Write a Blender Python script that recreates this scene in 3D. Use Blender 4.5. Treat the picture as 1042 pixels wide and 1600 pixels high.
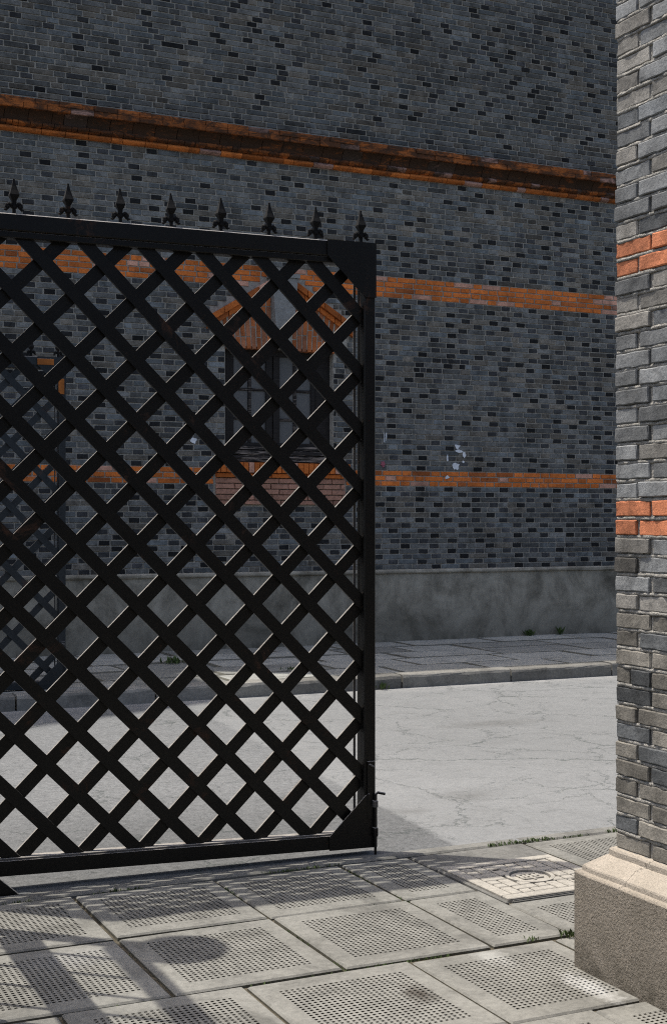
import bpy, math, random
from mathutils import Vector, Matrix, noise as mnoise
R = math.radians
rnd = random.Random(7)
for o in list(bpy.data.objects): bpy.data.objects.remove(o)
S = bpy.context.scene
COL = S.collection

# ------------------------------------------------------------------ camera, sky, sun, exposure
TH = R(25.3)                      # wall runs along +X, camera looks 25.3 deg to the right of +Y
CAMH, FPX, CX, HY = 1.5, 2140.0, 521.0, 812.0
cam = bpy.data.cameras.new('camera'); camo = bpy.data.objects.new('camera', cam); COL.objects.link(camo)
cam.sensor_fit = 'VERTICAL'; cam.sensor_height = 36; cam.sensor_width = 24
cam.lens = 36 * FPX / 1600; cam.shift_y = 12 / 1600
cam.clip_start = .05; cam.clip_end = 3000
camo.location = (0, 0, CAMH); camo.rotation_euler = (R(90), 0, -TH)
S.camera = camo

SUNV = Vector((.255, -.226, -1))  # direction of the light
W = bpy.data.worlds.new('World'); S.world = W; W.use_nodes = True
nt = W.node_tree; bg = nt.nodes['Background']
sky = nt.nodes.new('ShaderNodeTexSky'); sky.sky_type = 'NISHITA'; sky.sun_disc = False; sky.dust_density = 4.0; sky.ozone_density = .6
sky.sun_elevation = math.atan2(1, math.hypot(SUNV.x, SUNV.y)); sky.sun_rotation = math.atan2(-SUNV.x, -SUNV.y)
nt.links.new(sky.outputs[0], bg.inputs[0]); bg.inputs[1].default_value = .15
sl = bpy.data.lights.new('sun', 'SUN'); sl.energy = 3.7; sl.angle = R(.6); sl.color = (1, .95, .87)
so = bpy.data.objects.new('sun', sl); COL.objects.link(so); so.location = (-6, 6, 30)
so.rotation_euler = SUNV.to_track_quat('-Z', 'Y').to_euler()
S.view_settings.view_transform = 'Standard'; S.view_settings.look = 'None'
S.view_settings.exposure = .58; S.view_settings.gamma = 1
S.render.engine = 'CYCLES'; S.cycles.filter_width = 1.1; S.cycles.use_denoising = False

cT, sT = math.cos(TH), math.sin(TH)
def px(x, y, z):                  # world point -> photograph pixel (used only to rank which bricks show largest)
    r = x*cT - y*sT; f = x*sT + y*cT
    return CX + FPX*r/f, HY - FPX*(z-CAMH)/f

# ------------------------------------------------------------------ mesh builder
class MB:
    def __init__(s): s.v = []; s.f = []; s.c = []
    def add(s, vs, fs, col=(1, 1, 1)):
        b = len(s.v); s.v += [tuple(p) for p in vs]
        for f in fs: s.f.append(tuple(i+b for i in f)); s.c.append(col)
    def quad(s, a, b, c, d, col=(1, 1, 1)): s.add([a, b, c, d], [(0, 1, 2, 3)], col)
    def box(s, lo, hi, col=(1, 1, 1)):
        x0, y0, z0 = lo; x1, y1, z1 = hi
        s.add([(x0,y0,z0),(x1,y0,z0),(x1,y1,z0),(x0,y1,z0),(x0,y0,z1),(x1,y0,z1),(x1,y1,z1),(x0,y1,z1)],
              [(0,3,2,1),(4,5,6,7),(0,1,5,4),(1,2,6,5),(2,3,7,6),(3,0,4,7)], col)
    def cbox(s, lo, hi, c=.004, col=(1, 1, 1), T=None, jit=0):
        idx = {}; vs = []
        for i in (0, 1):
            for j in (0, 1):
                for k in (0, 1):
                    cor = [(lo[0], hi[0])[i], (lo[1], hi[1])[j], (lo[2], hi[2])[k]]
                    sg = [1-2*i, 1-2*j, 1-2*k]
                    jv = [rnd.uniform(-jit, jit) for _ in range(3)]
                    for a in range(3):
                        p = [cor[b] + (0 if b == a else sg[b]*c) + jv[b] for b in range(3)]
                        idx[(i, j, k, a)] = len(vs); vs.append(p)
        fs = []
        for a in range(3):
            b, d = (a+1) % 3, (a+2) % 3
            for e in (0, 1):
                q = []
                for (m, n) in ((0,0),(1,0),(1,1),(0,1)):
                    t = [0, 0, 0]; t[a] = e; t[b] = m; t[d] = n
                    q.append(idx[(t[0], t[1], t[2], a)])
                fs.append(q if e else q[::-1])
            # edges along axis a
            for m in (0, 1):
                for n in (0, 1):
                    def g(e, ax):
                        t = [0, 0, 0]; t[a] = e; t[b] = m; t[d] = n
                        return idx[(t[0], t[1], t[2], ax)]
                    q = [g(0, b), g(1, b), g(1, d), g(0, d)]
                    fs.append(q if (m == n) == False else q[::-1])
        for i in (0, 1):
            for j in (0, 1):
                for k in (0, 1):
                    q = [idx[(i, j, k, a)] for a in range(3)]
                    fs.append(q if (i+j+k) % 2 else q[::-1])
        if T: vs = [T(*p) for p in vs]
        s.add(vs, fs, col)
    def prism(s, poly, y0, y1, col=(1, 1, 1), T=None):       # poly in (x,z), extruded along y
        n = len(poly)
        vs = [(x, y0, z) for x, z in poly] + [(x, y1, z) for x, z in poly]
        fs = [tuple(range(n)), tuple(range(2*n-1, n-1, -1))] + [(i, i+n, (i+1) % n + n, (i+1) % n) for i in range(n)]
        if T: vs = [T(*p) for p in vs]
        s.add(vs, fs, col)
    def tube(s, pts, rad, n=8, col=(1, 1, 1)):
        pts = [Vector(p) for p in pts]; k = len(pts)
        rr = rad if isinstance(rad, (list, tuple)) else [rad]*k
        vs = []; up = None
        for i in range(k):
            t = (pts[min(i+1, k-1)] - pts[max(i-1, 0)]).normalized()
            if up is None: up = Vector((0, 0, 1)) if abs(t.z) < .9 else Vector((1, 0, 0))
            a = t.cross(up).normalized(); b = a.cross(t).normalized(); up = b
            for j in range(n):
                w = 2*math.pi*(j+.5)/n
                vs.append(pts[i] + rr[i]*(math.cos(w)*a + math.sin(w)*b))
        fs = [(i*n+j, i*n+(j+1) % n, (i+1)*n+(j+1) % n, (i+1)*n+j) for i in range(k-1) for j in range(n)]
        fs += [tuple(range(n-1, -1, -1)), tuple(range((k-1)*n, k*n))]
        s.add(vs, fs, col)
    def mesh(s, name, mat, smooth=False):
        me = bpy.data.meshes.new(name); me.from_pydata(s.v, [], s.f); me.validate(); me.update()
        ca = me.color_attributes.new('Col', 'FLOAT_COLOR', 'CORNER')
        if len(me.polygons) == len(s.c):
            buf = []
            for p, c in zip(me.polygons, s.c): buf += [c[0], c[1], c[2], 1.0]*p.loop_total
            ca.data.foreach_set('color', buf)
        if smooth: me.polygons.foreach_set('use_smooth', [True]*len(me.polygons))
        if mat: me.materials.append(mat)
        return me
    def build(s, name, mat, parent=None, smooth=False):
        return link(name, s.mesh(name, mat, smooth), parent)
def link(name, me, parent=None):
    o = bpy.data.objects.new(name, me); COL.objects.link(o)
    if parent: o.parent = parent
    return o
def tag(o, label, cat=None, group=None, kind=None):
    o['label'] = label
    if cat: o['category'] = cat
    if group: o['group'] = group
    if kind: o['kind'] = kind
    return o
def empty(name, loc=(0, 0, 0), rz=0):
    o = bpy.data.objects.new(name, None); COL.objects.link(o); o.location = loc; o.rotation_euler = (0, 0, rz)
    o.empty_display_size = .1
    return o
def struct(o, label=None):
    o['kind'] = 'structure'
    if label: o['label'] = label
    return o

# ------------------------------------------------------------------ materials
class NT:
    def __init__(s, name, rough=.85, spec=.3, metal=0):
        s.m = bpy.data.materials.new(name); s.m.use_nodes = True; s.t = s.m.node_tree
        s.b = s.t.nodes['Principled BSDF']; s.b.inputs['Roughness'].default_value = rough
        s.b.inputs['Specular IOR Level'].default_value = spec; s.b.inputs['Metallic'].default_value = metal
        s.pos = s.t.nodes.new('ShaderNodeNewGeometry').outputs['Position']
    def put(s, sock, v):
        if hasattr(v, 'is_output'): s.t.links.new(v, sock)
        elif isinstance(v, (tuple, list)) and len(v) == 3 and sock.type == 'RGBA': sock.default_value = (*v, 1)
        else: sock.default_value = v
    def n(s, typ, out=0, ins={}, **props):
        nd = s.t.nodes.new(typ)
        for k, v in props.items(): setattr(nd, k, v)
        for k, v in ins.items(): s.put(nd.inputs[k], v)
        return nd.outputs[out]
    def noise(s, scale, detail=4, rough=.6, vec=None, dist=0, out=0):
        return s.n('ShaderNodeTexNoise', out, {'Vector': vec or s.pos, 'Scale': scale, 'Detail': detail, 'Roughness': rough, 'Distortion': dist})
    def ramp(s, v, stops):
        nd = s.t.nodes.new('ShaderNodeValToRGB'); e = nd.color_ramp.elements
        while len(e) < len(stops): e.new(.5)
        for el, (p, c) in zip(e, stops):
            el.position = p; el.color = (*c, 1) if isinstance(c, tuple) else (c, c, c, 1)
        s.put(nd.inputs[0], v); return nd.outputs[0]
    def mix(s, f, a, b, mode='MIX'):
        nd = s.t.nodes.new('ShaderNodeMix'); nd.data_type = 'RGBA'; nd.blend_type = mode
        s.put(nd.inputs[0], f); s.put(nd.inputs[6], a); s.put(nd.inputs[7], b); return nd.outputs[2]
    def math(s, op, a, b=0, c=0):
        nd = s.t.nodes.new('ShaderNodeMath'); nd.operation = op
        s.put(nd.inputs[0], a); s.put(nd.inputs[1], b); s.put(nd.inputs[2], c); return nd.outputs[0]
    def mapr(s, v, a, b, c=0, d=1):
        return s.n('ShaderNodeMapRange', 0, {0: v, 1: a, 2: b, 3: c, 4: d})
    def scale(s, vec, v): return s.n('ShaderNodeVectorMath', 0, {0: vec, 1: v}, operation='MULTIPLY')
    def col(s): return s.n('ShaderNodeVertexColor', 0, {}, layer_name='Col')
    def sep(s): return s.n('ShaderNodeSeparateXYZ', 0, {0: s.pos}).node.outputs
    def bump(s, h, strength=.4, dist=.01, prev=None):
        nd = s.t.nodes.new('ShaderNodeBump'); nd.inputs['Strength'].default_value = strength; nd.inputs['Distance'].default_value = dist
        s.put(nd.inputs['Height'], h)
        if prev: s.put(nd.inputs['Normal'], prev)
        return nd.outputs[0]
    def done(s, color, normal=None, rough=None):
        s.put(s.b.inputs['Base Color'], color)
        if normal: s.put(s.b.inputs['Normal'], normal)
        if rough: s.put(s.b.inputs['Roughness'], rough)
        return s.m

def mat_brick(name, grain=1.0, fine=60, stain=.35, bs=.5, bd=.004):
    t = NT(name, .88, .25)
    c = t.col()
    n1 = t.noise(fine, 5, .7); n2 = t.noise(7, 4, .65, dist=.6); n3 = t.noise(180, 2, .5)
    c = t.mix(1, c, t.ramp(n1, [(.25, .62), (.5, 1.0), (.8, 1.35)]), 'MULTIPLY')
    c = t.mix(1, c, t.ramp(n2, [(.3, 1-stain), (.55, 1.0), (.8, 1+stain*.6)]), 'MULTIPLY')
    c = t.mix(1, c, t.ramp(t.noise(1.1, 5, .7, vec=t.scale(t.pos, (1.6, 1.6, .5)), dist=.4), [(.3, .72), (.52, 1.0), (.75, 1.18)]), 'MULTIPLY')
    pale = t.ramp(t.noise(22, 6, .75, dist=.4), [(.66, 0.0), (.76, .5)])
    c = t.mix(t.math('MULTIPLY', pale, .35*grain), c, (.34, .34, .33))
    h = t.math('ADD', n1, t.math('MULTIPLY', n3, .5))
    return t.done(c, t.bump(h, bs, bd))
M = {}
M['brick'] = mat_brick('grey_brick', .7, 55, .55)
M['pillar_brick'] = mat_brick('pillar_brick', 1.0, 95, .5, .6, .003)
M['red_brick'] = mat_brick('red_brick', .25, 70, .35)
def mat_cornice(name, lo, hi, amt):
    t = NT(name, .9, .2)
    c = t.col(); n1 = t.noise(60, 5, .7)
    c = t.mix(1, c, t.ramp(n1, [(.25, .6), (.5, 1.0), (.8, 1.3)]), 'MULTIPLY')
    st = t.ramp(t.noise(4.5, 8, .78, vec=t.scale(t.pos, (1, 1, 2.5)), dist=.7), [(lo, 0.0), (hi, 1.0)])
    c = t.mix(t.math('MULTIPLY', st, amt), c, (.028, .021, .015))
    return t.done(c, t.bump(n1, .5, .004))
M['cornice'] = mat_cornice('stained_red_brick', .38, .54, .88)
M['cornice_clean'] = mat_cornice('lightly_stained_red_brick', .48, .66, .7)
M['cornice_black'] = mat_cornice('blackened_red_brick', .28, .46, .93)
def mat_simple(name, col, rough=.85, spec=.3, var=.25, scale=12, bs=.3, bd=.004, metal=0, fine=90):
    t = NT(name, rough, spec, metal)
    n1 = t.noise(scale, 6, .65, dist=.3); n2 = t.noise(fine, 3, .6)
    c = t.mix(1, col, t.ramp(n1, [(.25, 1-var), (.5, 1.0), (.78, 1+var)]), 'MULTIPLY')
    return t.done(c, t.bump(t.math('ADD', n1, n2), bs, bd))
M['mortar'] = mat_simple('mortar', (.31, .29, .25), .95, .1, .35, 25, .6, .005)
M['pillar_mortar'] = mat_simple('pillar_mortar', (.30, .288, .26), .95, .1, .3, 60, 1.0, .010, fine=160)
M['stone'] = mat_simple('grey_keystone', (.22, .22, .21), .9, .2, .3, 14, .9, .012, fine=30)
M['glass'] = mat_simple('dusty_glass', (.10, .099, .095), .5, .4, .2, 5, .05, .002)
M['white_patch'] = mat_simple('torn_paper', (.62, .64, .66), .8, .2, .2, 40, .3, .003)
M['pink_patch'] = mat_simple('pink_smear', (.30, .09, .12), .8, .2, .3, 40, .3, .003)
def mat_wood():
    t = NT('weathered_wood', .8, .25)
    g = t.noise(12, 6, .7, vec=t.scale(t.pos, (.5, 1, 12)), dist=.3)
    fl = t.ramp(t.noise(7, 5, .7, vec=t.scale(t.pos, (.6, 1, 9)), dist=.3), [(.50, 0.0), (.62, .8)])
    c = t.ramp(g, [(.3, (.008, .007, .007)), (.7, (.028, .024, .021))])
    c = t.mix(t.math('MULTIPLY', fl, t.col()), c, (.24, .20, .17))
    return t.done(c, t.bump(g, .5, .005))
M['wood'] = mat_wood()
def mat_plinth():
    t = NT('stained_cement_render', .93, .15)
    o = t.sep()
    n1 = t.noise(1.6, 7, .7, dist=.6); n2 = t.noise(5.5, 6, .72, vec=t.scale(t.pos, (1, 1, .55)), dist=.4); n3 = t.noise(80, 4, .6)
    c = t.ramp(n1, [(.34, (.14, .127, .098)), (.5, (.27, .246, .196)), (.66, (.37, .34, .275))])
    c = t.mix(1, c, t.ramp(n2, [(.32, .62), (.52, 1.0), (.7, 1.2)]), 'MULTIPLY')
    damp = t.math('MULTIPLY', t.mapr(o[2], .12, .52, 1, 0), t.ramp(n2, [(.38, .1), (.58, 1.0)]))   # rising damp stain
    c = t.mix(t.math('MULTIPLY', damp, .7), c, (.045, .043, .034))
    return t.done(c, t.bump(t.math('ADD', n2, t.math('MULTIPLY', n3, .3)), .35, .006))
M['plinth'] = mat_plinth()
def mat_road():
    t = NT('worn_road', .93, .2)
    o = t.sep()
    big = t.noise(.45, 5, .6, dist=.3); mid = t.noise(5, 6, .75, dist=.5); fine = t.noise(28, 6, .85); agg = t.noise(110, 4, .8)
    conc = t.ramp(big, [(.3, (.158, .161, .158)), (.55, (.178, .181, .178)), (.75, (.194, .197, .194))])
    asp = t.ramp(big, [(.3, (.088, .091, .091)), (.7, (.112, .114, .113))])
    edge = t.math('ADD', o[0], t.math('MULTIPLY', t.math('SUBTRACT', t.noise(6, 5, .7), .5), .10))
    edge = t.math('SUBTRACT', edge, t.math('MULTIPLY', t.math('SUBTRACT', o[1], 5.3), .09))
    asp = t.mix(t.mapr(t.math('ADD', o[1], big), 6.6, 7.8), asp, (.142, .145, .144))
    mk = t.mapr(edge, 3.17, 3.21)
    c = t.mix(mk, asp, conc)
    c = t.mix(1, c, t.ramp(mid, [(.28, .88), (.5, 1.0), (.75, 1.07)]), 'MULTIPLY')
    gr_ = t.math('MULTIPLY', t.math('ADD', fine, agg), .5)
    grain = t.mix(mk, t.ramp(gr_, [(.36, .4), (.5, 1.0), (.64, 1.55)]), t.ramp(gr_, [(.38, .72), (.48, .98), (.62, 1.15)]))
    c = t.mix(1, c, grain, 'MULTIPLY')
    pit = t.mapr(t.n('ShaderNodeTexVoronoi', 0, {'Vector': t.pos, 'Scale': 16.0}), 0, .13, 1, 0)
    pit = t.math('MULTIPLY', pit, t.mapr(t.noise(3, 3), .5, .6))
    wv = t.n('ShaderNodeVectorMath', 0, {0: t.pos, 1: t.scale(t.noise(3.5, 6, .75, out=1), (.38, .38, 0))}, operation='ADD')
    wv = t.n('ShaderNodeVectorMath', 0, {0: wv, 1: t.scale(t.noise(16, 5, .8, out=1), (.10, .10, 0))}, operation='ADD')
    ck = pit
    for sc, wd, th in ((.9, .0075, .42), (2.0, .011, .47), (5.0, .02, .56)):
        e = t.n('ShaderNodeTexVoronoi', 0, {'Vector': wv, 'Scale': sc}, feature='DISTANCE_TO_EDGE')
        l = t.mapr(e, 0, wd, 1, 0)
        l = t.math('MULTIPLY', l, t.mapr(t.noise(1.1 + sc*.2, 4, .7), th, th+.12))
        ck = t.math('MAXIMUM', ck, l)
    c = t.mix(t.math('MULTIPLY', ck, .62), c, (.045, .058, .052))
    # oil stains
    for (sx, sy, rx, ry) in ((3.83, 6.42, .26, .2), (5.35, 8.6, .6, .22), (3.35, 6.2, .15, .1)):
        d = t.n('ShaderNodeVectorMath', 1, {0: t.scale(t.n('ShaderNodeVectorMath', 0, {0: t.pos, 1: (sx, sy, 0)}, operation='SUBTRACT'), (1/rx, 1/ry, 0))}, operation='LENGTH')
        d = t.math('ADD', d, t.math('MULTIPLY', t.math('SUBTRACT', t.noise(9, 5, .7), .5), 1.6))
        c = t.mix(t.math('MULTIPLY', t.mapr(d, .1, 1.0, 1, 0), .38), c, (.07, .068, .062))
    dust_or_glint = t.math('MULTIPLY', t.mapr(o[1], 10.76, 10.45, 1, 0), t.ramp(mid, [(.35, 0.0), (.6, 1.0)]))
    c = t.mix(t.math('MULTIPLY', dust_or_glint, .5), c, (.33, .32, .30))
    h = t.math('SUBTRACT', t.math('ADD', t.math('MULTIPLY', fine, .5), t.math('MULTIPLY', mid, .8)), t.math('MULTIPLY', ck, .8))
    return t.done(c, t.bump(h, .55, .008))
M['road'] = mat_road()
def mat_slab(name, base, st=.35):
    t = NT(name, .92, .2)
    a = t.col(); n1 = t.noise(3.5, 6, .7, dist=.5); n2 = t.noise(45, 5, .7); n3 = t.noise(220, 3, .6)
    c = t.mix(1, a, base, 'MULTIPLY')
    c = t.mix(1, c, t.ramp(n1, [(.28, 1-st), (.52, 1.0), (.75, 1+st*.5)]), 'MULTIPLY')
    c = t.mix(1, c, t.ramp(n2, [(.28, .75), (.5, 1.0), (.75, 1.2)] if name != 'old_stone_slab' else [(.28, .9), (.5, 1.0), (.75, 1.08)]), 'MULTIPLY')
    if name == 'concrete_slab':
        for (sx, sy, rx, ry, cc, am) in ((2.09, 3.79, .05, .09, (.04, .032, .025), .8), (2.62, 3.62, .05, .16, (.5, .5, .48), .55), (2.50, 4.02, .06, .12, (.45, .45, .42), .35), (1.2, 4.6, .2, .1, (.3, .3, .29), .3)):
            d = t.n('ShaderNodeVectorMath', 1, {0: t.scale(t.n('ShaderNodeVectorMath', 0, {0: t.pos, 1: (sx, sy, 0)}, operation='SUBTRACT'), (1/rx, 1/ry, 0))}, operation='LENGTH')
            d = t.math('ADD', d, t.math('MULTIPLY', t.math('SUBTRACT', t.noise(30, 5, .75), .5), 2.4))
            c = t.mix(t.math('MULTIPLY', t.mapr(d, .2, 1.2, 1, 0), am), c, cc)
    sp = t.ramp(t.noise(14, 6, .8), [(.64, 0.0), (.72, 1.0)])
    c = t.mix(t.math('MULTIPLY', sp, .35), c, (.09, .085, .07))
    return t.done(c, t.bump(t.math('ADD', n2, t.math('MULTIPLY', n3, .5)), .4, .004))
M['slab'] = mat_slab('concrete_slab', (.178, .174, .155), .45)
M['far_slab'] = mat_slab('old_stone_slab', (.245, .245, .22), .35)
M['kerb'] = mat_slab('kerb_stone', (.185, .178, .158), .45)
M['cover'] = mat_slab('cement_cover', (.31, .29, .25), .2)
M['soil'] = mat_simple('joint_soil', (.085, .075, .055), .95, .1, .5, 20, .8, .01)
M['render'] = None
def mat_base():
    t = NT('roughcast_render', .95, .1)
    o = t.sep()
    n1 = t.noise(3, 6, .65, dist=.4); n2 = t.noise(150, 4, .75); n3 = t.noise(75, 3, .6)
    c = t.ramp(n1, [(.3, (.25, .222, .182)), (.55, (.325, .288, .238)), (.78, (.39, .348, .292))])
    c = t.mix(1, c, t.ramp(n2, [(.3, .7), (.5, 1.0), (.75, 1.2)]), 'MULTIPLY')
    damp = t.math('MULTIPLY', t.mapr(o[2], 0.0, .2, 1, 0), t.ramp(t.noise(9, 6, .75), [(.36, .15), (.6, 1.0)]))
    c = t.mix(t.math('MULTIPLY', damp, .75), c, (.06, .055, .04))
    ck = t.n('ShaderNodeTexVoronoi', 0, {'Vector': t.n('ShaderNodeVectorMath', 0, {0: t.pos, 1: t.scale(t.noise(7, 5, .7, out=1), (.2, .2, .2))}, operation='ADD'), 'Scale': 3.1}, feature='DISTANCE_TO_EDGE')
    ck = t.math('MULTIPLY', t.mapr(ck, 0, .006, 1, 0), t.mapr(t.noise(2.1, 2), .58, .62))
    c = t.mix(t.math('MULTIPLY', ck, .25), c, (.07, .06, .05))
    rg = t.mapr(o[2], .318, .328, 1, .12)
    h = t.math('MULTIPLY', t.math('ADD', n2, t.math('MULTIPLY', n3, 1.2)), rg)
    return t.done(c, t.bump(t.math('SUBTRACT', h, t.math('MULTIPLY', ck, .4)), 1.0, .014))
M['render'] = mat_base()
def mat_steel(name, base, rust=.1, rough=.42, edge_glint=1.0):
    t = NT(name, rough, .28)
    n1 = t.noise(6, 6, .7, dist=.4); n2 = t.noise(60, 4, .7)
    c = t.mix(1, base, t.ramp(n1, [(.3, .7), (.6, 1.2)]), 'MULTIPLY')
    up = t.n('ShaderNodeSeparateXYZ', 0, {0: t.n('ShaderNodeNewGeometry', 0).node.outputs['Normal']}).node.outputs[2]
    dust_or_glint = t.math('MULTIPLY', t.mapr(up, .45, .75), t.mapr(t.noise(18, 5, .7), .25, .6, .35*edge_glint, .9*edge_glint))
    c = t.mix(dust_or_glint, c, (.34, .32, .29))  # sunlit glint on upward faces, painted into the colour as a pale dust tone
    rm = t.ramp(t.noise(4.2, 8, .75, dist=.5), [(.62 - rust*.35, 0.0), (.74 - rust*.35, 1.0)])
    c = t.mix(t.math('MULTIPLY', rm, .75), c, (.075, .03, .012))
    return t.done(c, t.bump(n2, .12, .002), t.mapr(rm, 0, 1, rough, .8))
M['steel'] = mat_steel('black_painted_steel', (.0045, .0042, .0034), .08)
M['finial'] = mat_steel('cast_iron', (.003, .0028, .0025), .04, .85, .0)
M['skylit_steel'] = mat_steel('skylit_blue_grey_steel', (.017, .021, .024), .08, .45, .5)  # sky reflected in the far gate is painted into this paler blue-grey
M['rust'] = mat_steel('rusted_steel', (.30, .10, .02), .02, .85)
M['bright'] = mat_steel('pale_steel', (.09, .085, .08), .12, .4)  # lighter grey steel for flange, back strip, pin and upper bolt guide
M['leaf'] = mat_simple('weed_leaf', (.055, .085, .022), .7, .3, .4, 30, .1, .002)
M['moss'] = mat_simple('moss', (.045, .065, .02), .95, .1, .6, 30, .8, .01)
M['globe'] = mat_simple('milk_glass', (.7, .7, .68), .3, .5, .05)
M['roof'] = mat_simple('roof_tile', (.06, .06, .065), .9, .2)
def mat_upper():
    t = NT('distant_brickwork', .9, .2)
    v = t.n('ShaderNodeCombineXYZ', 0, {0: t.sep()[0], 1: t.sep()[2], 2: 0.0})
    br = t.n('ShaderNodeTexBrick', 0, {'Vector': v, 'Color1': (.14, .15, .16, 1), 'Color2': (.06, .065, .07, 1), 'Mortar': (.15, .14, .13, 1), 'Scale': 1.0, 'Mortar Size': .006, 'Brick Width': .25, 'Row Height': .0593})
    return t.done(br)
M['upper'] = mat_upper()

# ------------------------------------------------------------------ ground, road
WY = 13.75                    # building face
KY0, KY1 = 10.76, 10.93       # far kerb
PE = 5.38                     # near pavement edge
ROADZ = 0.0
def sheet(name, x0, x1, y0, y1, z, mat, nx=1, ny=1):
    mb = MB()
    for i in range(nx):
        for j in range(ny):
            a, b = x0+(x1-x0)*i/nx, x0+(x1-x0)*(i+1)/nx; c, d = y0+(y1-y0)*j/ny, y0+(y1-y0)*(j+1)/ny
            mb.quad((a, c, z), (b, c, z), (b, d, z), (a, d, z))
    return mb.build(name, mat)
gr = struct(sheet('ground', -400, 400, -400, 400, -.06, M['soil']), 'bare earth under the paving')
road = struct(sheet('road', -60, 70, PE+.02, KY0+.05, 0, M['road']), 'worn pale concrete and asphalt road with cracks')

# ------------------------------------------------------------------ near pavement of perforated slabs
pav = struct(sheet('pavement', -8, 12, -6, PE+.05, -.010, M['soil']), 'pavement of perforated concrete slabs')
slab_cache = {}
def perforated(w, l, nx, ny, mx, my):
    key = (round(w, 3), round(l, 3), nx, ny)
    if key in slab_cache: return slab_cache[key]
    mb = MB(); dirt = (.30, .27, .23)
    def brk(L, n, m):
        p = (L-2*m)/n; out = [(.006, 0)]
        for i in range(n):
            out += [(m+p*(i+.24), 1), (m+p*(i+.76), 0)]
        out.append((L-.006, 0))
        return out
    bx, by = brk(w, nx, mx), brk(l, ny, my)
    for i in range(len(bx)-1):
        for j in range(len(by)-1):
            x0, x1, y0, y1 = bx[i][0], bx[i+1][0], by[j][0], by[j+1][0]
            if bx[i][1] and by[j][1]:
                c = .0012; zz = -.008
                T = [(x0,y0,0),(x1,y0,0),(x1,y1,0),(x0,y1,0)]; B = [(x0+c,y0+c,zz),(x1-c,y0+c,zz),(x1-c,y1-c,zz),(x0+c,y1-c,zz)]
                mb.add(T+B, [(4,5,6,7),(0,1,5,4),(1,2,6,5),(2,3,7,6),(3,0,4,7)], dirt)
            else: mb.quad((x0,y0,0),(x1,y0,0),(x1,y1,0),(x0,y1,0))
    e = .006
    O = [(e,e,0),(w-e,e,0),(w-e,l-e,0),(e,l-e,0)]; P = [(0,0,-.006),(w,0,-.006),(w,l,-.006),(0,l,-.006)]; Q = [(x,y,-.05) for x,y,_ in P]
    for i in range(4):
        j = (i+1) % 4
        mb.quad(P[i], P[j], O[j], O[i]); mb.quad(Q[i], Q[j], P[j], P[i], (.6,.58,.5))
    slab_cache[key] = mb.mesh('paving_slab', M['slab'])
    return slab_cache[key]
def put_slab(x0, x1, y0, y1, plain=False):
    g = .016; w, l = x1-x0-g, y1-y0-g
    if plain:
        mb = MB(); mb.cbox((0, 0, -.05), (w, l, 0), .006, (.8, .8, .82)); me = mb.mesh('paving_slab', M['slab'])
    else:
        me = perforated(w, l, max(4, round((w-.13)/.0195)), max(4, round((l-.16)/.0195)), .068, .082)
    o = link('paving_slab', me, pav)
    o.location = (x0+g/2, y0+g/2, .004+rnd.uniform(-.003, .004)); o.rotation_euler = (rnd.uniform(-.004, .004), rnd.uniform(-.004, .004), rnd.uniform(-.004, .004))
    return o
def row(y0, y1, xs):
    for a, b in zip(xs, xs[1:]): put_slab(a, b, y0, y1)
row(4.755, 5.36, [-1.58, -.99, -.40, .20, .79, 1.39, 1.985, 2.56, 2.895])
row(4.755, 5.36, [3.50, 4.10, 4.70, 5.30, 5.90])
row(4.105, 4.745, [-1.58, -.99, -.40, .20, .79, 1.39, 1.985, 2.56, 2.895])
put_slab(2.895, 3.50, 4.105, 4.55)
row(4.105, 4.745, [3.50, 4.10, 4.70, 5.30, 5.90])
row(3.455, 4.095, [-1.38, -.78, -.18, .42, 1.02, 1.62, 2.218, 2.80, 3.40, 4.0, 4.6])
row(2.805, 3.445, [-1.10, -.50, .10, .70, 1.30, 1.90, 2.50, 3.10, 3.70, 4.3])
row(2.155, 2.795, [-1.38, -.78, -.18, .42, 1.02, 1.62, 2.218, 2.80, 3.40, 4.0])
put_slab(2.895, 3.50, 5.115, 5.36, True); put_slab(2.895, 2.925, 4.55, 5.115, True)
put_slab(3.475, 3.50, 4.55, 5.115, True); put_slab(2.925, 3.475, 4.55, 4.575, True)
x = -3.2
while x < 7.5:                                                   # flush edging stones along the road
    L = rnd.uniform(.85, 1.15); mb = MB()
    mb.cbox((0, 0, -.06), (L-.012, .085, 0), .008, (.85, .85, .86), jit=.003)
    o = mb.build('edging_stone', M['slab'], pav); o.location = (x, PE, .006+rnd.uniform(-.003, .003)); x += L

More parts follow.
